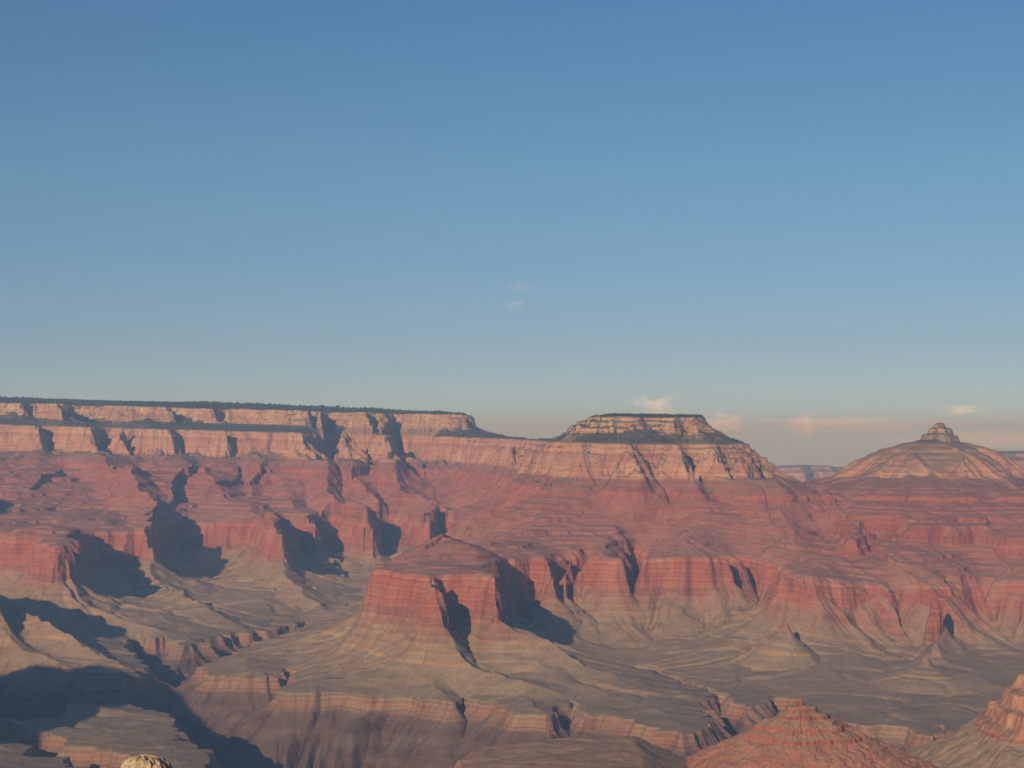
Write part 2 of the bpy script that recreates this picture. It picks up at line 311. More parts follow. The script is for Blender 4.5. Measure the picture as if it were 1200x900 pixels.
def ramp(t, f, stops, lo=0., hi=1.):
    n = N(t, 'ValToRGB'); cr = n.color_ramp
    if (lo, hi) != (0., 1.):
        f = math_(t, 'DIVIDE', math_(t, 'SUBTRACT', f, lo), hi - lo)
    t.links.new(f, n.inputs[0])
    while len(cr.elements) < len(stops): cr.elements.new(0.5)
    for e, (p, c) in zip(cr.elements, stops):
        e.position = (p - lo) / (hi - lo); e.color = (*c, 1) if isinstance(c, tuple) else (c, c, c, 1)
    return n.outputs[0]
def noise(t, vec, scale, detail=4, rough=.55, dim='3D'):
    n = N(t, 'TexNoise', noise_dimensions=dim); n.inputs['Scale'].default_value = scale
    n.inputs['Detail'].default_value = detail; n.inputs['Roughness'].default_value = rough
    t.links.new(vec, n.inputs['W' if dim == '1D' else 'Vector']); return n.outputs[0]
def scaled(t, vec, s):
    n = N(t, 'VectorMath', operation='MULTIPLY'); t.links.new(vec, n.inputs[0]); n.inputs[1].default_value = s; return n.outputs[0]

ROCK = [  # colour of the beds by level
    (-1450, (.105, .070, .064)), (-1130, (.120, .078, .070)), (-1056, (.140, .088, .074)), (-1048, (.225, .128, .094)), (-1004, (.260, .152, .106)), (-998, (.250, .180, .130)),
    (-930, (.240, .176, .126)), (-902, (.250, .178, .118)), (-896, (.315, .205, .120)), (-884, (.305, .195, .120)), (-880, (.250, .170, .112)), (-850, (.290, .195, .122)), (-800, (.270, .158, .106)),
    (-770, (.285, .140, .100)), (-690, (.305, .108, .076)), (-610, (.325, .106, .072)), (-582, (.315, .122, .082)), (-560, (.270, .106, .078)), (-470, (.300, .103, .075)), (-400, (.270, .090, .068)),
    (-300, (.300, .098, .070)), (-220, (.315, .104, .074)), (-190, (.220, .090, .074)), (-146, (.230, .102, .082)), (-136, (.400, .206, .132)), (-30, (.385, .198, .140)), (52, (.380, .208, .136)),
    (60, (.220, .145, .104)), (100, (.250, .165, .118)), (110, (.400, .238, .145)), (200, (.410, .246, .150)), (235, (.385, .246, .154)),
]
SOIL = [  # loose slopes and flats by level
    (-1450, (.105, .074, .066)), (-1070, (.135, .094, .080)), (-1000, (.275, .210, .152)), (-930, (.295, .225, .162)), (-860, (.310, .230, .164)), (-790, (.315, .218, .158)), (-700, (.345, .215, .158)), (-580, (.355, .182, .140)),
    (-540, (.350, .170, .132)), (-400, (.355, .152, .118)), (-250, (.335, .138, .106)), (-205, (.300, .138, .108)), (-150, (.265, .140, .108)), (-120, (.260, .172, .130)), (45, (.240, .165, .122)), (60, (.120, .104, .080)), (105, (.130, .108, .082)), (230, (.080, .076, .058)), (300, (.060, .062, .050)),
]
def rock_material(name='layered_rock', fine=1.0, bump=7.0):
    m, t, out = new_mat(name)
    geo = N(t, 'NewGeometry'); pos = scaled(t, geo.outputs['Position'], (fine, fine, fine))
    at = N(t, 'Attribute', attribute_name='strat'); s0 = at.outputs['Fac']
    wob = noise(t, pos, 1 / 260., 3); s = math_(t, 'ADD', s0, math_(t, 'MULTIPLY', math_(t, 'SUBTRACT', wob, .5), 34.))
    rock = ramp(t, s, ROCK, -1450., 330.); soil = ramp(t, s, SOIL, -1450., 330.)
    # thin beds inside the cliffs
    beds = noise(t, s, 1 / 9., 3, .7, '1D'); big = noise(t, s, 1 / 48., 2, .6, '1D')
    rock = mix(t, 1., rock, ramp(t, beds, [(.25, (.70, .64, .64)), (.5, (1., 1., 1.)), (.75, (1.26, 1.36, 1.34))]), 'MULTIPLY')
    rock = mix(t, 1., rock, ramp(t, big, [(.3, (.84, .82, .84)), (.5, (1., 1., 1.)), (.72, (1.14, 1.16, 1.12))]), 'MULTIPLY')
    # streaks running down the faces, stained patches
    st = noise(t, scaled(t, pos, (1 / 22., 1 / 22., 1 / 260.)), 1., 4, .6)
    rock = mix(t, 1., rock, ramp(t, st, [(.30, (.86, .84, .85)), (.48, (1., 1., 1.)), (.70, (1.07, 1.10, 1.10))]), 'MULTIPLY')
    pa = noise(t, scaled(t, pos, (1 / 170., 1 / 170., 1 / 110.)), 1., 4, .6)
    rock = mix(t, 1., rock, ramp(t, pa, [(.30, (.84, .76, .78)), (.5, (1., 1., 1.)), (.66, (1.10, 1.34, 1.34))]), 'MULTIPLY')
    # soil, scree and shrubs where it is not steep
    sp = noise(t, pos, 1 / 85., 5, .62)
    soil = mix(t, 1., soil, ramp(t, sp, [(.3, (.82, .84, .86)), (.5, (1., 1., 1.)), (.7, (1.18, 1.12, 1.06))]), 'MULTIPLY')
    sh = noise(t, pos, 1 / 9., 2, .6)
    soil = mix(t, ramp(t, sh, [(.54, 0.), (.65, .50)]), soil, (.085, .082, .060))
    nz = N(t, 'SeparateXYZ'); t.links.new(geo.outputs['Normal'], nz.inputs[0])
    sl_ = math_(t, 'ADD', nz.outputs[2], math_(t, 'MULTIPLY', math_(t, 'SUBTRACT', sp, .5), .25))
    sl_ = math_(t, 'SUBTRACT', sl_, math_(t, 'MULTIPLY', math_(t, 'SUBTRACT', beds, .5), .42))
    f = ramp(t, sl_, [(.60, 0.), (.84, 1.)])
    colr = mix(t, f, rock, soil)
    b = N(t, 'BsdfPrincipled'); b.inputs['Roughness'].default_value = .95; b.inputs['Specular IOR Level'].default_value = .1
    t.links.new(colr, b.inputs['Base Color'])
    bn = N(t, 'Bump'); t.links.new(ramp(t, f, [(0., .85), (1., .34)]), bn.inputs['Strength']); bn.inputs['Distance'].default_value = bump
    hgt = math_(t, 'ADD', math_(t, 'MULTIPLY', noise(t, pos, 1 / 30., 6, .65), 1.), math_(t, 'MULTIPLY', beds, .35))
    hgt = math_(t, 'ADD', hgt, math_(t, 'MULTIPLY', noise(t, scaled(t, pos, (1 / 14., 1 / 14., 1 / 160.)), 1., 4, .6), .8))
    t.links.new(hgt, bn.inputs['Height']); t.links.new(bn.outputs[0], b.inputs['Normal'])
    t.links.new(b.outputs[0], out.inputs[0]); return m
ROCKM = rock_material(); NEARM = rock_material('near_layered_rock', 2.4, 1.9)
def plain_material(name, c1, c2, scale, rough=.95):
    m, t, out = new_mat(name); geo = N(t, 'NewGeometry')
    b = N(t, 'BsdfPrincipled'); b.inputs['Roughness'].default_value = rough; b.inputs['Specular IOR Level'].default_value = .1
    t.links.new(mix(t, noise(t, geo.outputs['Position'], scale), c1, c2), b.inputs['Base Color']); t.links.new(b.outputs[0], out.inputs[0]); return m
LEAFM = plain_material('dark_foliage', (.030, .040, .024), (.060, .070, .042), 1 / 18.)
FLOORM = plain_material('canyon_floor', (.10, .08, .06), (.14, .11, .08), 1 / 400.)

# ------------------------------------------------------------------ objects
def tag(o, label=None, cat=None, group=None, kind=None):
    for k, v in (('label', label), ('category', cat), ('group', group), ('kind', kind)):
        if v: o[k] = v
    return o
def mesh_obj(name, V, F, mat, parent=None, strat=None, smooth=True):
    me = bpy.data.meshes.new(name); F = np.asarray(F, np.int32); n, k = F.shape
    me.vertices.add(len(V)); me.vertices.foreach_set('co', np.asarray(V, np.float32).ravel())
    me.loops.add(n * k); me.loops.foreach_set('vertex_index', F.ravel())
    me.polygons.add(n); me.polygons.foreach_set('loop_start', np.arange(0, n * k, k, dtype=np.int32))
    me.polygons.foreach_set('use_smooth', np.full(n, smooth))
    if strat is not None:
        a = me.attributes.new('strat', 'FLOAT', 'POINT'); a.data.foreach_set('value', np.asarray(strat, np.float32))
    me.materials.append(mat); me.update(calc_edges=True)
    o = bpy.data.objects.new(name, me); COL.objects.link(o); o.parent = parent
    return o
def empty(name, loc=(0, 0, 0)):
    o = bpy.data.objects.new(name, None); o.empty_display_size = 50; COL.objects.link(o); o.location = loc; return o
def submesh(name, V, F, S, parent=None):
    used, inv = np.unique(F, return_inverse=True)
    base = np.array(parent.location) if parent else np.zeros(3)
    return mesh_obj(name, V[used] - base, inv.reshape(F.shape), ROCKM, parent, S[used])
def grid_faces(r, c):
    i = np.arange(r * c).reshape(r, c)
    return np.stack([i[:-1, :-1], i[:-1, 1:], i[1:, 1:], i[1:, :-1]], -1).reshape(-1, 4)

QUAL = 1.0
du = 1.15 / QUAL
us = np.arange(-190, 1391, du)
ys = [4850.]
while ys[-1] < 17600: ys.append(ys[-1] + np.interp(ys[-1], [4850, 7000, 9000, 14000, 14800, 17600], [5.0, 4.6, 5.5, 8.0, 30, 90]) / QUAL)
ys = np.array(ys)
UU, YY = np.meshgrid(us, ys); XX = (UU - 600) / FPX * YY
Z, ZC, ZONE, _ = run(XX, YY)
print('heights', XX.shape, round(time.time() - T0, 1))
V = np.stack([XX, YY, Z], -1).reshape(-1, 3).astype(np.float32); S = ZC.ravel(); F = grid_faces(*XX.shape)
zq = ZONE[:-1, :-1].ravel(); uq = UU[:-1, :-1].ravel(); yq = YY[:-1, :-1].ravel() / 1000

def inpoly(u, y, poly):
    c = np.zeros(u.shape, bool); n = len(poly)
    for i in range(n):
        (a, b), (p, q) = poly[i], poly[(i + 1) % n]
        if b != q: c ^= ((b > y) != (q > y)) & (u < (p - a) * (y - b) / (q - b) + a)
    return c
# which landform each piece of rock belongs to
LAND = np.zeros(len(F), np.int8)
FORMS = [  # id, name, label, category, area (column, km), zones, group, parts
    (1, 'rim_plateau', 'long level forested plateau whose pale cliff bands run along the skyline', 'plateau', [(-300,11.4),(617,11.4),(617,14),(600,18),(-300,18)], (5, 6, 7, 8), None),
    (2, 'mesa', 'flat topped pale mesa standing free at the end of the long rim', 'mesa', [(617,8.4),(935,8.4),(935,14.5),(600,14.5),(617,13)], (5, 6, 7, 8), None),
    (3, 'butte', 'broad hump shaped pale butte with a small pointed cap', 'butte', [(935,8.4),(1400,8.4),(1400,14.5),(935,14.5)], (5, 6, 7, 8), None),
    (4, 'promontory', 'big red cliff promontory in the middle with a narrow nose and a dark slot', 'promontory', [(415,6.5),(597,6.5),(597,8.02),(540,8.45),(505,8.6),(415,8.3)], (3, 4), 'red cliff promontories'),
    (5, 'promontory', 'square red cliff headland near the shaded basins below the long rim', 'promontory', [(40,8.5),(112,8.5),(106,9.9),(40,9.9)], (3, 4), 'red cliff promontories'),
    (6, 'promontory', 'narrow red cliff spur pointing down between two heart shaped shadows', 'promontory', [(296,9.8),(345,9.8),(345,11.2),(296,11.2)], (3, 4), 'red cliff promontories'),
]
for fid, nm, lb, cat, poly, zones, grp in FORMS:
    m = inpoly(uq, yq, poly) & np.isin(zq, zones) & (LAND == 0); LAND[m] = fid
PARTN = {3: 'red_cliff', 4: 'ledged_slope', 5: 'pale_cliff', 6: 'wooded_slope', 7: 'cap_cliff', 8: 'forest_floor'}
def pieces(mask):
    """labels of the connected patches of faces in mask (numbered by face index; -1 outside)"""
    nr, nc = ZONE.shape[0] - 1, ZONE.shape[1] - 1; g_ = mask.reshape(nr, nc); idx = np.arange(nr * nc).reshape(nr, nc)
    h = g_[:, :-1] & g_[:, 1:]; v = g_[:-1] & g_[1:]
    a = np.concatenate([idx[:, :-1][h], idx[:-1][v]]); b = np.concatenate([idx[:, 1:][h], idx[1:][v]])
    lab = np.where(mask, np.arange(nr * nc), -1)
    while True:
        mn = np.minimum(lab[a], lab[b]); new = lab.copy(); np.minimum.at(new, a, mn); np.minimum.at(new, b, mn); np.minimum.at(new, lab[a], mn); np.minimum.at(new, lab[b], mn)
        new = np.where(mask, new[np.maximum(new, 0)], -1)
        if (new == lab).all(): return lab
        lab = new
for fid, nm, lb, cat, poly, zones, grp in FORMS:
    m = LAND == fid
    if not m.any(): print('EMPTY', nm, lb); continue
    idx = F[m].ravel(); c = V[idx].mean(0); root = empty(nm, (float(c[0]), float(c[1]), float(V[idx][:, 2].min())))
    tag(root, lb, cat, grp)
    for z_ in zones:
        mm = m & (zq == z_)
        if not mm.any(): continue
        lab = pieces(mm); val, cnt = np.unique(lab[mm], return_counts=True)
        keep = val[cnt > 900] if (cnt > 900).any() else val[cnt == cnt.max()][:1]
        for k_ in keep: submesh(PARTN[z_], V, F[lab == k_], S, root)
        LAND[mm & ~np.isin(lab, keep)] = 0
# two layered mounds in front of the right wall
for i, (u, yk, rad, h) in enumerate(PYRAMIDS[:2]):
    cx, cy = (u - 600) / FPX * yk * 1000, yk * 1000
    m = (np.hypot(V[F[:, 0], 0] - cx, V[F[:, 0], 1] - cy) < rad * 1.05) & (LAND == 0) & (zq == 2); LAND[m] = 20 + i
    o = submesh('mound', V, F[m], S)
    tag(o, ['tan pyramid mound with a stubby red knob on top', 'tan pyramid mound below the slim red pinnacle, yellow ledge at its foot'][i], 'mound', 'tan pyramid mounds')
rest = LAND == 0
tag(submesh('canyon_wall', V, F[rest & (zq >= 3)], S), 'red ledged canyon wall with sheer cliff band under the pale rim', kind='structure')
tag(submesh('canyon_bench', V, F[rest & (zq == 2)], S), 'grey tan bench and scree slopes at the foot of the red cliffs', kind='structure')
tag(submesh('gorge', V, F[rest & (zq <= 1)], S), 'dark brown inner gorge cut below the bench, partly in shadow', kind='structure')
def rock_fin(name, u, yk, zb, zt, rx, ry, seed, label, cat):
    n_, k_ = 90, 130; th, tt = np.meshgrid(np.linspace(0, 2 * np.pi, n_, endpoint=False), np.linspace(0, 1, k_)); cx, cy = (u - 600) / FPX * yk * 1000, yk * 1000
    pr = np.interp(tt, [0, .12, .14, .40, .42, .66, .69, .86, .89, .97, 1], [1.30, 1.14, 1.02, .86, .76, .62, .52, .42, .30, .20, .02])
    cxs, sns = np.cos(th), np.sin(th)
    r = pr * (1 + .22 * gnoise(cxs * 1.6 + seed, sns * 1.6 + tt * .8) + .16 * gnoise(cxs * 4 + seed, sns * 4 + tt * 3) + .07 * gnoise(cxs * 9, sns * 9 + tt * 14))
    lean = 14 * gnoise(tt * 2.2 + seed, tt * 0)
    V_ = np.stack([cx + rx * r * cxs + lean - 12 * tt, cy + ry * r * sns, zb + (zt - zb) * tt], -1).reshape(-1, 3); i = np.arange(n_ * k_).reshape(k_, n_)
    F_ = np.stack([i[:-1], np.roll(i, -1, 1)[:-1], np.roll(i, -1, 1)[1:], i[1:]], -1).reshape(-1, 4)
    return tag(mesh_obj(name, V_, F_, ROCKM, None, -800 + 160 * tt.ravel()), label, cat)
rock_fin('pinnacle', 1098, 7.40, -960, -676, 44, 60, 2.7, 'slim red rock pinnacle standing clear of the right wall on a tan cone', 'pinnacle')
# coarse continuation outside the picture
def coarse(name, ua, ub, du_, ya, yb, dy_, label):
    u_, y_ = np.meshgrid(np.arange(ua, ub + .1, du_), np.arange(ya, yb + .1, dy_)); x_ = (u_ - 600) / FPX * y_
    z, zc, zo, _ = run(x_, y_)
    o = mesh_obj(name, np.stack([x_, y_, z], -1).reshape(-1, 3), grid_faces(*x_.shape), ROCKM, None, zc.ravel()); tag(o, label, kind='structure')
coarse('terrain', -2400, -190, 10, 4850, 17600, 30, 'canyon country beyond the left edge')
coarse('terrain', 1390.0, 2400, 10, 4850, 17600, 30, 'canyon country beyond the right edge')
coarse('terrain', -2400, 2400, 20, 450, 4850, 25, 'canyon slopes below the viewpoint')
g = 70000.
tag(mesh_obj('ground', [(-g, -3000, -1470), (g, -3000, -1470), (g, g, -1470), (-g, g, -1470)], [(0, 1, 2, 3)], FLOORM), 'ground sheet reaching to the horizon', kind='structure')
print('terrain', round(time.time() - T0, 1))

# ------------------------------------------------------------------ nearer landforms: a bench, a stepped red butte, a ridge at the right edge
def patch(x0, x1, y0, y1, d, fn):
    xs, ys_ = np.arange(x0, x1 + d, d), np.arange(y0, y1 + d, d); x, y = np.meshgrid(xs, ys_)
    z, zc = fn(x.astype(np.float32), y.astype(np.float32))
    keep = (np.minimum.reduce([z[:-1, :-1], z[1:, :-1], z[:-1, 1:], z[1:, 1:]]) > -1040).ravel()
    return np.stack([x, y, z], -1).reshape(-1, 3).astype(np.float32), grid_faces(*x.shape)[keep], zc.ravel()
def near_bench(x, y):
    wx = 26 * fbm(x / 160, y / 160, 3, .5, 3) + 5 * gnoise(x / 24, y / 24); wy = 26 * fbm(x / 160, y / 160, 3, .5, 33) + 5 * gnoise(x / 24 + 9, y / 24)
    ring = np.array([(-128,3300),(-100,3395),(-40,3455),(60,3490),(200,3500),(380,3500),(560,3560),(760,3500),(900,3330),(900,3000),(500,2800),(0,2850),(-110,3120)], np.float32)
    d, s_ = sdist(x + wx, y + wy, [ring]); d = d + 6 * gnoise(s_ / 34, d / 200) + 4 * gnoise(s_ / 13, d / 90)
    n = fbm(x / 70, y / 70, 4, .55, 8)
    top = -600 - np.clip((3440 - y) / 1000, -.1, .6) * 45 - np.clip((60 - x) / 200, 0, 1) * 18 - np.clip((x - 240) / 300, 0, 1) * 120 + n * 3.5
    q = np.clip(d / 34, 0, 1)
    z = np.where(d > 0, -745 + (top + 745) * np.interp(q, [0, .15, .3, .5, .62, .8, 1], [0, .3, .36, .66, .72, .92, 1]), -745 + d * .62)
    zc = np.where(d > 0, np.interp(z, [-745, -640, -612], [-830, -780, -770]) - 60 * sm(-.1, .5, fbm(x / 60, y / 60, 3, .6, 61)), -930)
    return np.maximum(z, -1045), zc
STEP_X = [0, 27, 29, 45, 48, 62, 64, 80, 83, 96, 98, 110, 113, 130, 132, 150, 152, 176, 178, 200, 300, 460]
STEP_Z = [0, -2, -12, -17, -24, -29, -32, -37, -44, -48, -50, -54, -60, -66, -68, -75, -77, -88, -90, -100, -152, -232]
def near_butte(x, y):
    dx, dy = (x - 562), (y - 3400)
    dx = np.where(dx > 0, dx * .92, dx * 1.0)
    wob = 9 * fbm(x / 46, y / 46, 3, .55, 14)
    r = np.sqrt(dx * dx + (dy * 1.15) ** 2 + 4) + wob * np.clip(np.hypot(dx, dy) / 60, .15, 1)
    th = np.arctan2(dy, dx); r = r + (5 * gnoise(th * 5 + 3, r / 160) + 3 * gnoise(th * 15, 3 + r / 90)) * np.clip(r / 60, 0, 1)
    z = -527 + np.interp(r, STEP_X, STEP_Z) + 1.2 * fbm(x / 16, y / 16, 3, .6, 4) - 1.6 * np.clip(r / 120, 0, 1) * np.abs(gnoise(th * 13, r / 300)) + 1.3 * fbm(x / 7, y / 7, 2, .6, 21)
    return z, -775 - (z + 527) * 1.9 + 30 * fbm(x / 34, y / 34, 4, .65, 9)
V1, F1, S1 = patch(-260, 1060, 2700, 3720, 3.0, near_bench)
o = mesh_obj('mesa', V1, F1, NEARM, None, S1); tag(o, 'low olive topped mesa with orange cliff end, left of the stepped red butte', 'mesa')
V2, F2, S2 = patch(260, 900, 3120, 3640, 1.7, near_butte)
cz = V2[F2][:, :, 2].mean(1); cr_ = np.hypot(V2[F2][:, 0, 0] - 562, V2[F2][:, 0, 1] - 3400)
root = empty('butte', (562, 3400, -620)); tag(root, 'small stepped red butte with two dark fingers on its summit', 'butte')
def sub2(name, m):
    used, inv = np.unique(F2[m], return_inverse=True)
    return mesh_obj(name, V2[used] - np.array(root.location), inv.reshape(-1, 4), NEARM, root, S2[used])
sub2('stepped_summit', cz > -590); sub2('red_slope', (cz <= -590) & (cr_ < 330))
# the rock fingers on the summit
def lump(name, c, rx, ry, h, seed, mat, parent=None, rings=14, seg=20, strat=-330., pw=.55, amp=.22):
    a = np.linspace(0, 2 * np.pi, seg, endpoint=False); VV = []
    for i in range(rings + 1):
        t_ = i / rings; pr = (1 - t_ ** 2.6) ** pw
        for k_, q in enumerate(a):
            nz = 1 + amp * float(gnoise(np.array([math.cos(q) * 1.7 + seed * 3.1 + 40]), np.array([math.sin(q) * 1.7 + t_ * 2.6]))[0]) + .5 * amp * float(gnoise(np.array([q * 2.2 + seed]), np.array([t_ * 7.]))[0])
            VV.append((c[0] + rx * pr * nz * math.cos(q), c[1] + ry * pr * nz * math.sin(q), c[2] + h * t_))
    VV = np.array(VV, np.float32); FF = []
    for i in range(rings):
        for k_ in range(seg): FF.append((i * seg + k_, i * seg + (k_ + 1) % seg, (i + 1) * seg + (k_ + 1) % seg, (i + 1) * seg + k_))
    if parent: VV = VV - np.array(parent.location, np.float32)
    return mesh_obj(name, VV, FF, mat, parent, np.full(len(VV), strat))
lump('pinnacle', (560, 3396, -530), 4.2, 4.5, 21, 1, NEARM, root, strat=-560.); lump('pinnacle', (551, 3398, -530), 3.6, 4., 13, 2, NEARM, root, strat=-560.)
lump('pinnacle', (555.5, 3400, -530), 3.0, 4., 8, 5, NEARM, root, strat=-560.)
def right_ridge(x, y):
    dx, dy = x - 1420, y - 4330
    th = np.arctan2(dy, dx); r = np.hypot(dx, dy * .8) + 16 * fbm(x / 90, y / 90, 3, .55, 6)
    r = r + 7 * gnoise(x / 40, y / 40) + 5 * gnoise(th * 26, 4 + r / 140)
    z = -520 + np.interp(r, [0, 60, 130, 150, 165, 185, 200, 216, 226, 246, 262, 420, 700, 900], [10, -22, -72, -84, -110, -122, -152, -160, -190, -200, -216, -318, -480, -525]) + 2 * fbm(x / 30, y / 30, 3, .6, 2)
    return z, np.where(z > -736, -128 + (z + 736) * .12, -860 + (z + 736) * .3)
V3, F3, S3 = patch(900, 2100, 3750, 4800, 3.4, right_ridge)
root = empty('butte', (1420, 4330, -1040)); tag(root, 'orange cliffed butte cut off by the right edge of the picture', 'butte')
c3 = V3[F3][:, :, 2].mean(1)
for nm_, m_ in (('orange_cliff', c3 > -736), ('tan_slope', c3 <= -736)):
    used, inv = np.unique(F3[m_], return_inverse=True); mesh_obj(nm_, V3[used] - np.array(root.location), inv.reshape(-1, 4), NEARM, root, S3[used])

# ------------------------------------------------------------------ the far rim seen through the gap and behind the hump shaped butte
def far_wall(name, pts, depth, base, seed, label, cat, shift):
    """pts: (column, km, row of the top) along the front edge"""
    u_ = np.arange(pts[0][0], pts[-1][0], .55); yk = np.interp(u_, [p[0] for p in pts], [p[1] for p in pts]) * 1000
    tz = -(np.interp(u_, [p[0] for p in pts], [p[2] for p in pts]) - HOR) / FPX * yk
    dd = np.concatenate([np.linspace(-700, 0, 20), np.linspace(20, 900, 60), [1500, depth]])
    uu, d_ = np.meshgrid(u_, dd); yk2, tz2 = np.meshgrid(yk, dd)[0], np.meshgrid(tz, dd)[0]
    x = (uu - 600) / FPX * yk2; y = yk2 + d_
    d2 = d_ - np.abs(gnoise(x / 700, y / 2500 + seed)) * 700 - np.abs(gnoise(x / 240, y / 900 + seed + 9)) * 220 + 260 + 40 * fbm(x / 90, y / 200, 3)
    z = base + (tz2 - base) * np.interp(d2, [-700, 0, 60, 260, 330, 500, 560], [0, .34, .58, .70, .86, .92, 1.]) + 6 * fbm(x / 160, y / 160, 3)
    zc = np.interp(z - tz2, [-900, -330, -110, 0], [-126, -60, 0, 30])
    o = mesh_obj(name, np.stack([x, y, z], -1).reshape(-1, 3), grid_faces(*x.shape), ROCKM, None, zc.ravel()); tag(o, label, cat); return o
far_wall('far_rim', [(860,26,552),(905,25.5,550),(925,25,549),(950,25,547),(975,25.5,547),(1000,26,549),(1060,27,552)], 1500, -1100, 3, 'pinkish far rim seen through the gap between the mesa and the hump shaped butte', 'canyon rim', -60)
far_wall('mesa', [(1128,17.5,543),(1142,17.3,540),(1150,17.2,534),(1200,17,532),(1290,17.2,531),(1340,18,545)], 2600, -700, 8, 'pale pink mesa half hidden behind the right shoulder of the hump shaped butte', 'mesa', -140)

# ------------------------------------------------------------------ the rim under the camera and the cream rock below it
def rim_slope(x, y):
    z = -2.2 + np.interp(y, [-60, 0, 6, 40, 330, 420, 800], [0, 0, -3, -14, -98, -150, -420]) + fbm(x / 22, y / 22, 4, .5, 3) * np.clip(y / 40, .05, 1) * 2
    return z, 150 + z
V4, F4, S4 = patch(-420, 420, -60, 800, 5.0, rim_slope)
tag(mesh_obj('rim_slope', V4, F4, ROCKM, None, S4), 'rocky slope falling away under the viewpoint', kind='structure')
CREAMM = None
m, t, out = new_mat('cream_limestone'); geo = N(t, 'NewGeometry'); pos = geo.outputs['Position']
b = N(t, 'BsdfPrincipled'); b.inputs['Roughness'].default_value = .9; b.inputs['Specular IOR Level'].default_value = .15
c_ = ramp(t, noise(t, scaled(t, pos, (.4, .4, .7)), 1., 7, .6), [(.28, (.26, .19, .12)), (.42, (.44, .34, .22)), (.55, (.55, .45, .30)), (.72, (.62, .53, .38))])
c_ = mix(t, ramp(t, noise(t, pos, .35, 3), [(.5, 0.), (.7, .5)]), c_, (.46, .32, .19)); t.links.new(c_, b.inputs['Base Color'])
bn = N(t, 'Bump'); bn.inputs['Distance'].default_value = .5; bn.inputs['Strength'].default_value = 1.
t.links.new(noise(t, scaled(t, pos, (1.3, 1.3, .7)), 1., 6, .7), bn.inputs['Height']); t.links.new(bn.outputs[0], b.inputs['Normal']); t.links.new(b.outputs[0], out.inputs[0]); CREAMM = m
def boulder(name, c, rx, ry, h, seed):
    n_t, n_p = 150, 70; th, ph = np.meshgrid(np.linspace(0, 2 * np.pi, n_t, endpoint=False), 1 - np.linspace(1, 0, n_p) ** 2.2)
    pr = (1 - ph ** 18) ** .5; X_, Y_ = np.cos(th), np.sin(th)
    q = np.abs(gnoise(th * 2.1 * 0 + X_ * 3.4 + seed, Y_ * 3.4 + ph * 1.5)) ; q2 = np.abs(gnoise(X_ * 8 + seed, Y_ * 8 + ph * 14)); q3 = gnoise(X_ * 19, Y_ * 19 + ph * 40)
    bl = np.round(gnoise(X_ * 2.6 + 11, Y_ * 2.6 + ph * 22) * 3) / 3; bl2 = np.round(gnoise(X_ * 6 + 31, Y_ * 6 + ph * 50) * 2) / 2
    r = pr * (1 + .26 * q - .10 + .10 * q2 + .04 * q3 + .13 * bl + .06 * bl2)
    z = c[2] - h * (1 - ph) + (1 - pr) * 0 - .9 * np.abs(gnoise(X_ * r * 4 + 5, Y_ * r * 4)) * 1.6
    VV = np.stack([c[0] + rx * r * X_, c[1] + ry * r * Y_, z], -1).reshape(-1, 3); i = np.arange(n_t * n_p).reshape(n_p, n_t)
    FF = np.stack([i[:-1], np.roll(i, -1, 1)[:-1], np.roll(i, -1, 1)[1:], i[1:]], -1).reshape(-1, 4)
    return mesh_obj(name, VV, FF, CREAMM)
tag(boulder('rock', (-67, 320, -58.6), 5.5, 5.0, 42, 3.3), 'knobbly cream limestone rock poking up at the bottom edge', 'rock')

# ------------------------------------------------------------------ woods and scrub
def woods(name, label, sel, count, hmin, hmax, seed):
    r = np.random.RandomState(seed); f = F[sel]
    p0, p1, p2, p3 = (V[f[:, k_]] for k_ in range(4))
    ar = np.linalg.norm(np.cross(p1 - p0, p3 - p0), axis=1); idx = r.choice(len(f), count, p=ar / ar.sum())
    a, b_ = r.rand(count, 1), r.rand(count, 1)
    c = p0[idx] * (1 - a) * (1 - b_) + p1[idx] * a * (1 - b_) + p2[idx] * a * b_ + p3[idx] * (1 - a) * b_
    h = (r.uniform(hmin, hmax, count) * (1 + .45 * gnoise(c[:, 0] / 60, c[:, 1] / 60)))[:, None]; wd = h * r.uniform(.30, .48, (count, 1)); an = r.rand(count, 1) * 6.28
    vs = [c + np.concatenate([0 * h, 0 * h, h * r.uniform(.9, 1.1, (count, 1))], 1)]
    for k_ in range(5):
        q = an + k_ * 1.2566; rr = wd * r.uniform(.7, 1.25, (count, 1)); vs.append(c + np.concatenate([np.cos(q) * rr, np.sin(q) * rr, h * r.uniform(.25, .55, (count, 1))], 1))
    vs.append(c - np.concatenate([0 * h, 0 * h, h * .1], 1))
    VV = np.stack(vs, 1); base = (np.arange(count) * 7)[:, None]
    FF = np.concatenate([base + np.array([[0, 1 + k_, 1 + (k_ + 1) % 5]]) for k_ in range(5)] + [base + np.array([[6, 1 + (k_ + 1) % 5, 1 + k_]]) for k_ in range(5)])
    tag(mesh_obj(name, VV.reshape(-1, 3), FF, LEAFM, None, smooth=False), label, kind='stuff')
vis = (uq > -20) & (uq < 1220)
woods('forest', 'dark pine forest along the top of the long level rim', (LAND == 1) & (zq == 8) & vis & (yq < 15.6), 8000, 7, 22, 1)
woods('forest', 'dark pines on the flat top of the free standing mesa', (LAND == 2) & (zq == 8), 1500, 8, 14, 2)
woods('scrub', 'dark scrub on the slopes between the two pale cliff bands', ((LAND == 1) | (LAND == 2)) & (zq == 6) & vis, 9000, 5, 11, 3)
woods('scrub', 'dark bushes dotted over the ledges of the topmost cliff band', ((LAND == 1) | (LAND == 2)) & (zq == 7) & vis & (gnoise(V[F[:, 0], 0] / 90, V[F[:, 0], 1] / 90) > 0), 5200, 4, 10, 5)
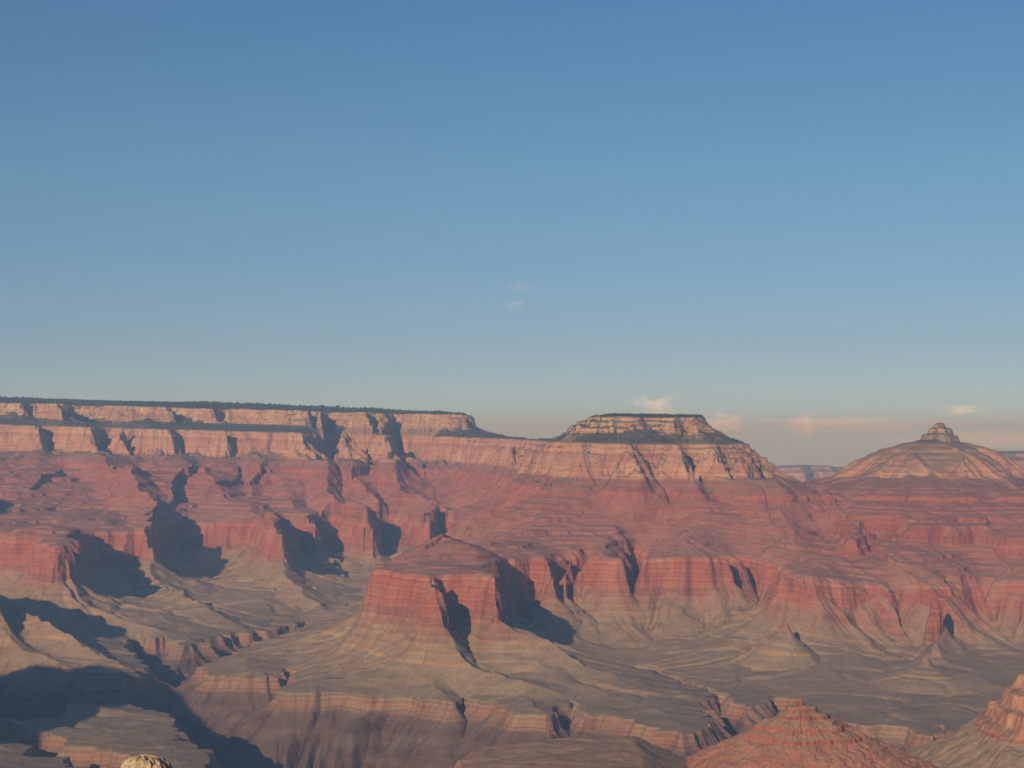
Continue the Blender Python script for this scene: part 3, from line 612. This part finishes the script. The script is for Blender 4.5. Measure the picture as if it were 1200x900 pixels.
woods('scrub', 'dark bushes dotted over the ledges of the lower pale cliff', ((LAND == 1) | (LAND == 2)) & (zq == 5) & vis & (gnoise(V[F[:, 0], 0] / 120, V[F[:, 0], 1] / 120) > .1), 4200, 4, 9, 6)
woods('scrub', 'dark scrub on the ledges just below the pale cliffs', (zq == 4) & (ZC[:-1, :-1].ravel() > -200) & (uq > -20) & (uq < 770) & (gnoise(V[F[:, 0], 0] / 420, V[F[:, 0], 1] / 420) > -.12), 4200, 4, 9, 4)

# ------------------------------------------------------------------ haze
m, t, out = new_mat('haze_air'); pv = N(t, 'VolumePrincipled')
pv.inputs['Color'].default_value = (.31, .58, 1., 1); pv.inputs['Absorption Color'].default_value = (1, 1, 1, 1); pv.inputs['Density'].default_value = HAZE_DENSITY; pv.inputs['Anisotropy'].default_value = .1
t.links.new(pv.outputs[0], out.inputs['Volume'])
x0, x1, y0, y1, z0, z1 = -72000., 72000., -4000., 72000., -1471., 372.
hv = [(x, y, z) for x in (x0, x1) for y in (y0, y1) for z in (z0, z1)]
tag(mesh_obj('haze', hv, [(0, 1, 3, 2), (4, 6, 7, 5), (0, 4, 5, 1), (2, 3, 7, 6), (0, 2, 6, 4), (1, 5, 7, 3)], m, smooth=False), 'pale blue haze filling the canyon air', kind='stuff')
# ------------------------------------------------------------------ clouds far beyond the haze
def cloud_material(dens, seed, puff):
    m, t, out = new_mat('cloud_vapour'); tc_ = N(t, 'TexCoord'); p_ = tc_.outputs['Object']
    ln = N(t, 'VectorMath', operation='LENGTH'); t.links.new(p_, ln.inputs[0])
    off = N(t, 'VectorMath', operation='ADD'); t.links.new(p_, off.inputs[0]); off.inputs[1].default_value = (seed, seed * .7, 0)
    n_ = noise(t, off.outputs[0], puff, 5, .6)
    d_ = math_(t, 'ADD', math_(t, 'SUBTRACT', 1.0, ln.outputs[1]), math_(t, 'MULTIPLY', math_(t, 'SUBTRACT', n_, .62), 2.6))
    d_ = math_(t, 'MULTIPLY', ramp(t, d_, [(.05, 0.), (.6, 1.)]), dens)
    v = N(t, 'VolumeScatter'); v.inputs['Color'].default_value = (1, .97, .97, 1); v.inputs['Anisotropy'].default_value = -.45
    t.links.new(d_, v.inputs['Density']); t.links.new(v.outputs[0], out.inputs['Volume']); return m
def cloud(u, v, w_, h_, yk, dens, seed, puff, label):
    y = yk * 1000; a = y / FPX
    n_, mm = 24, 12; VV = [(math.cos(2 * math.pi * j / n_) * math.sin(math.pi * i / mm), math.sin(2 * math.pi * j / n_) * math.sin(math.pi * i / mm), math.cos(math.pi * i / mm)) for i in range(mm + 1) for j in range(n_)]
    FF = [(i * n_ + j, (i + 1) * n_ + j, (i + 1) * n_ + (j + 1) % n_, i * n_ + (j + 1) % n_) for i in range(mm) for j in range(n_)]
    o = mesh_obj('cloud', VV, FF, cloud_material(dens, seed, puff)); o.location = ((u - 600) * a, y, (HOR - v) * a); o.scale = (w_ * a * .5, w_ * a * .5, h_ * a * .5)
    tag(o, label, 'cloud', 'small clouds over the canyon')
for c_ in [(768,476,66,36,96,.6e-3,1.,1.5,'pink cloud puff just above the flat mesa top'), (846,496,80,38,96,1.0e-3,5.,1.5,'ragged pink cloud beside the right shoulder of the flat mesa'),
           (942,500,54,38,96,1.2e-3,9.,1.4,'small round pink cloud midway between the mesa and the hump shaped butte'), (1132,481,74,20,96,.3e-3,13.,1.6,'flat pink cloud streak over the pointed cap of the butte'),
           (610,335,44,18,80,1.9e-4,17.,1.7,'faint upper wisp of two alone in the blue sky'), (600,357,40,20,80,2.1e-4,21.,1.6,'faint lower wisp of two alone in the blue sky'),
           (1000,496,400,26,110,4.6e-5,25.,2.2,'long thin veil of cloud low over the gap beside the mesa'), (1150,515,330,34,110,6.5e-5,29.,2.2,'pale low cloud bank behind the hump shaped butte')]: cloud(*c_)
print('done', round(time.time() - T0, 1))
